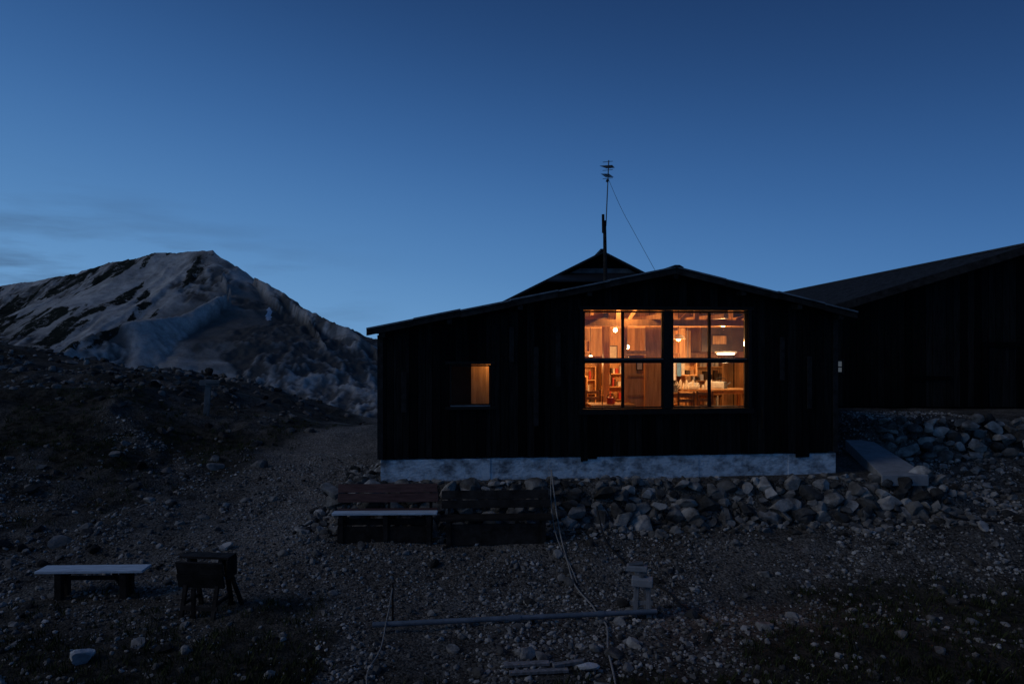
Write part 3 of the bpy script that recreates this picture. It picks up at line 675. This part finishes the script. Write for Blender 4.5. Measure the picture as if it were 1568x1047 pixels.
a_.box(-.9,.92,.012,.19,.445,.485)
Mx=Matrix.Translation((0,.24,.52))@Matrix.Rotation(math.radians(-10),4,'X')
a_.box(-.92,.92,-.015,.015,.06,.22,Mx); a_.box(-.92,.9,-.015,.015,.235,.39,Mx); a_.obj('backrest',M_red,b3,bevel=.004); a_=MB()
for s_ in (-.82,-.03,.74):
    a_.box(s_,s_+.08,-.16,-.09,-.1,.448); a_.box(s_,s_+.08,.13,.2,-.1,.443); a_.bar((s_+.04,.28,.44),(s_+.04,.345,.9),.05,.05)
a_.box(-.85,.85,-.08,-.05,.25,.36); a_.box(-.84,.84,-.135,-.125,-.05,.24); a_.obj('legs',M_old,b3)
x0,y0=-.28,12.33; g0=gz(x0,y0)
b4=empty('wooden_bench.001',(x0,y0,g0),math.radians(3)); a_=MB(); a_.box(-1.0,1.0,-.19,.17,.42,.46)
Mx=Matrix.Translation((0,.22,.5))@Matrix.Rotation(math.radians(-10),4,'X'); a_.box(-1,1,-.015,.015,.05,.2,Mx); a_.box(-1,.97,-.015,.015,.21,.37,Mx)
a_.obj('seat_and_backrest',M_old,b4,bevel=.004); a_=MB()
for s_ in (-.9,.8):
    a_.box(s_,s_+.08,-.16,-.09,-.1,.418); a_.box(s_,s_+.08,.1,.17,-.1,.418); a_.bar((s_+.04,.25,.4),(s_+.04,.33,.86),.05,.05)
a_.box(-.82,.8,-.13,-.11,-.02,.35); a_.obj('legs',M_old,b4)
x0,y0=1.83,9.85; g0=gz(x0,y0)
ws=empty('timber_stand',(x0,y0,g0),math.radians(-12)); a_=MB()
a_.bar((-.06,-.1,-.08),(-.03,-.04,.45),.07,.08); a_.bar((.15,-.08,-.08),(.13,-.03,.45),.07,.08); a_.bar((-.05,.18,-.08),(-.02,.1,.62),.07,.07); a_.bar((.1,.2,-.08),(.08,.12,.62),.06,.06)
a_.bar((-.12,-.07,.2),(.2,-.07,.22),.04,.06); a_.obj('legs',M_grey,ws,bevel=.004)
a_=MB(); a_.box(-.1,.2,-.14,.05,.45,.56); a_.box(-.18,.12,.05,.2,.6,.68); a_.obj('blocks',M_conc2,ws,bevel=.015)
a_=MB(); a_.cyl((-.14,.12,.68),(.06,.12,.72),.04,10); a_.cyl((.05,-.02,.56),(.05,-.02,.6),.05,10); a_.obj('fittings',M_metal,ws)
pp=empty('long_pipe'); zc=max(gz(-1.9,9.3),gz(2.06,9.72),gz(0,9.5))+.05
a_=MB(); a_.cyl((-1.9,9.3,zc),(2.06,9.72,zc+.02),.036,16); a_.cyl((-.05,9.496,zc+.01),(.12,9.514,zc+.011),.046,16); a_.cyl((1.2,9.628,zc+.015),(1.3,9.639,zc+.016),.044,16); a_.obj('pipe',M_pipe,pp)
def rope(name,pts,r,m_,lift=.035):
    out=[]
    for p in pts:
        x,y=p[0],p[1]; z=p[2] if len(p)>2 else gz(x,y)+lift
        out.append((x,y,z))
    return curve(name,out,r,m_)
rope('rope',[(.77,13.35,1.5),(.78,12.9,1.25),(.83,12.5,.75),(.9,12.1),(.95,11.6),(.98,11.1),(1.05,10.7),(1.2,10.3),(1.25,10.0),(1.2,9.75),(1.3,9.5),(1.28,9.1),(1.2,8.6),(1.2,8.1),(1.17,7.6),(1.15,7.0)],.013,M_rope)
rope('rope.001',[(.77,13.35,1.5),(.72,12.9,1.22),(.74,12.45,.7),(.85,12.0),(1.0,11.5),(1.05,11.0)],.009,M_rope)
rope('rope.002',[(-1.66,9.5,.6),(-1.7,9.45,.3),(-1.72,9.35,.2),(-1.7,9.0),(-1.68,8.6),(-1.74,8.1),(-1.6,7.6),(-1.5,7.0)],.009,M_rope)
rope('hose',[(1.6,12.9,.9),(1.65,12.4),(1.8,12.0),(2.0,11.4),(2.3,11.0),(2.45,10.7),(2.5,10.3),(2.7,9.9),(2.75,9.6)],.016,M_hose)
rope('hose.001',[(8.2,13.6),(8.6,13.1),(9.2,13.2),(9.8,12.9),(10.6,13.0),(11.6,12.7)],.016,M_hose)
st=empty('stake',(-1.66,9.5,gz(-1.66,9.5))); a_=MB(); a_.cyl((0,0,-.1),(.0,0,.62),.016,8,.012); a_.obj('stake_body',M_old,st)
dk=empty('scrap_planks',(.35,8.2,gz(.35,8.2)),.1); a_=MB(); a_.box(-.45,.1,-.05,.04,.02,.055); a_.box(.12,.5,-.12,-.05,.01,.05,Matrix.Rotation(.2,4,'Z')); a_.box(-.4,.3,-.2,-.13,.0,.035); a_.obj('planks',M_grey,dk,bevel=.004)
x0,y0=-9.75,22; g0=gz(x0,y0)
mp_=empty('trail_signpost',(x0,y0,g0),.2); a_=MB(); a_.bar((-.12,0,-.3),(-.02,0,1.15),.17,.12); a_.box(-.28,.3,-.1,-.065,.97,1.15); a_.box(-.1,.34,-.14,-.102,1.03,1.13); a_.obj('post',mat('sign_timber',(.09,.09,.09),(.18,.18,.18)),mp_,bevel=.01)

# ------------------------------------------------------------ sky
W=bpy.data.worlds.new('World'); sc.world=W; W.use_nodes=True; nt=W.node_tree; N=nt.nodes.new; L=nt.links.new
bg=nt.nodes['Background']; tc=N('ShaderNodeTexCoord'); sp=N('ShaderNodeSeparateXYZ'); L(tc.outputs['Generated'],sp.inputs[0])
ma=N('ShaderNodeMath'); ma.operation='MULTIPLY_ADD'; L(sp.outputs[0],ma.inputs[0]); ma.inputs[1].default_value=.15; L(sp.outputs[2],ma.inputs[2])
ad=N('ShaderNodeMath'); ad.operation='ADD'; L(ma.outputs[0],ad.inputs[0]); ad.inputs[1].default_value=.15
r=N('ShaderNodeValToRGB'); cr=r.color_ramp; cr.interpolation='B_SPLINE'
stops=[(0,(.16,.345,.60)),(.12,(.15,.33,.59)),(.24,(.085,.228,.48)),(.40,(.038,.125,.335)),(.58,(.014,.048,.150)),(.75,(.009,.031,.10)),(1,(.011,.030,.085))]
while len(cr.elements)<len(stops): cr.elements.new(.5)
for e_,(p,c) in zip(cr.elements,stops): e_.position=p; e_.color=(*c,1)
L(ad.outputs[0],r.inputs[0])
mpn=N('ShaderNodeMapping'); mpn.inputs['Scale'].default_value=(2.2,2.2,13); mpn.inputs['Rotation'].default_value=(0,.12,0); L(tc.outputs['Generated'],mpn.inputs[0])
nz=N('ShaderNodeTexNoise'); nz.inputs['Scale'].default_value=2.2; nz.inputs['Detail'].default_value=6; nz.inputs['Roughness'].default_value=.55; L(mpn.outputs[0],nz.inputs['Vector'])
cr2=N('ShaderNodeMapRange'); cr2.inputs['From Min'].default_value=.45; cr2.inputs['From Max'].default_value=.66; cr2.inputs['To Max'].default_value=.85; L(nz.outputs[0],cr2.inputs['Value'])
mk=N('ShaderNodeMapRange'); mk.inputs['From Min'].default_value=.28; mk.inputs['From Max'].default_value=.13; L(ad.outputs[0],mk.inputs['Value'])
mk2=N('ShaderNodeMapRange'); mk2.inputs['From Min'].default_value=-.15; mk2.inputs['From Max'].default_value=-.45; L(sp.outputs[0],mk2.inputs['Value'])
mm=N('ShaderNodeMath'); mm.operation='MULTIPLY'; L(cr2.outputs[0],mm.inputs[0]); L(mk.outputs[0],mm.inputs[1])
mm2=N('ShaderNodeMath'); mm2.operation='MULTIPLY'; L(mm.outputs[0],mm2.inputs[0]); L(mk2.outputs[0],mm2.inputs[1])
mxc=N('ShaderNodeMix'); mxc.data_type='RGBA'; L(mm2.outputs[0],mxc.inputs[0]); L(r.outputs[0],mxc.inputs[6]); mxc.inputs[7].default_value=(.045,.085,.16,1)
L(mxc.outputs[2],bg.inputs[0]); bg.inputs[1].default_value=1
s=bpy.data.lights.new('sun','SUN'); s.energy=.34; s.angle=math.radians(24); s.color=(1,.97,.94); o=link(bpy.data.objects.new('twilight_sun',s)); o.rotation_euler=(math.radians(58),0,math.radians(-70))

# ------------------------------------------------------------ camera
c=bpy.data.cameras.new('camera'); c.lens=24; c.sensor_width=36; c.clip_end=9000; c.clip_start=.1
o=link(bpy.data.objects.new('camera',c)); o.location=(0,0,4); o.rotation_euler=(math.radians(90),0,0); sc.camera=o
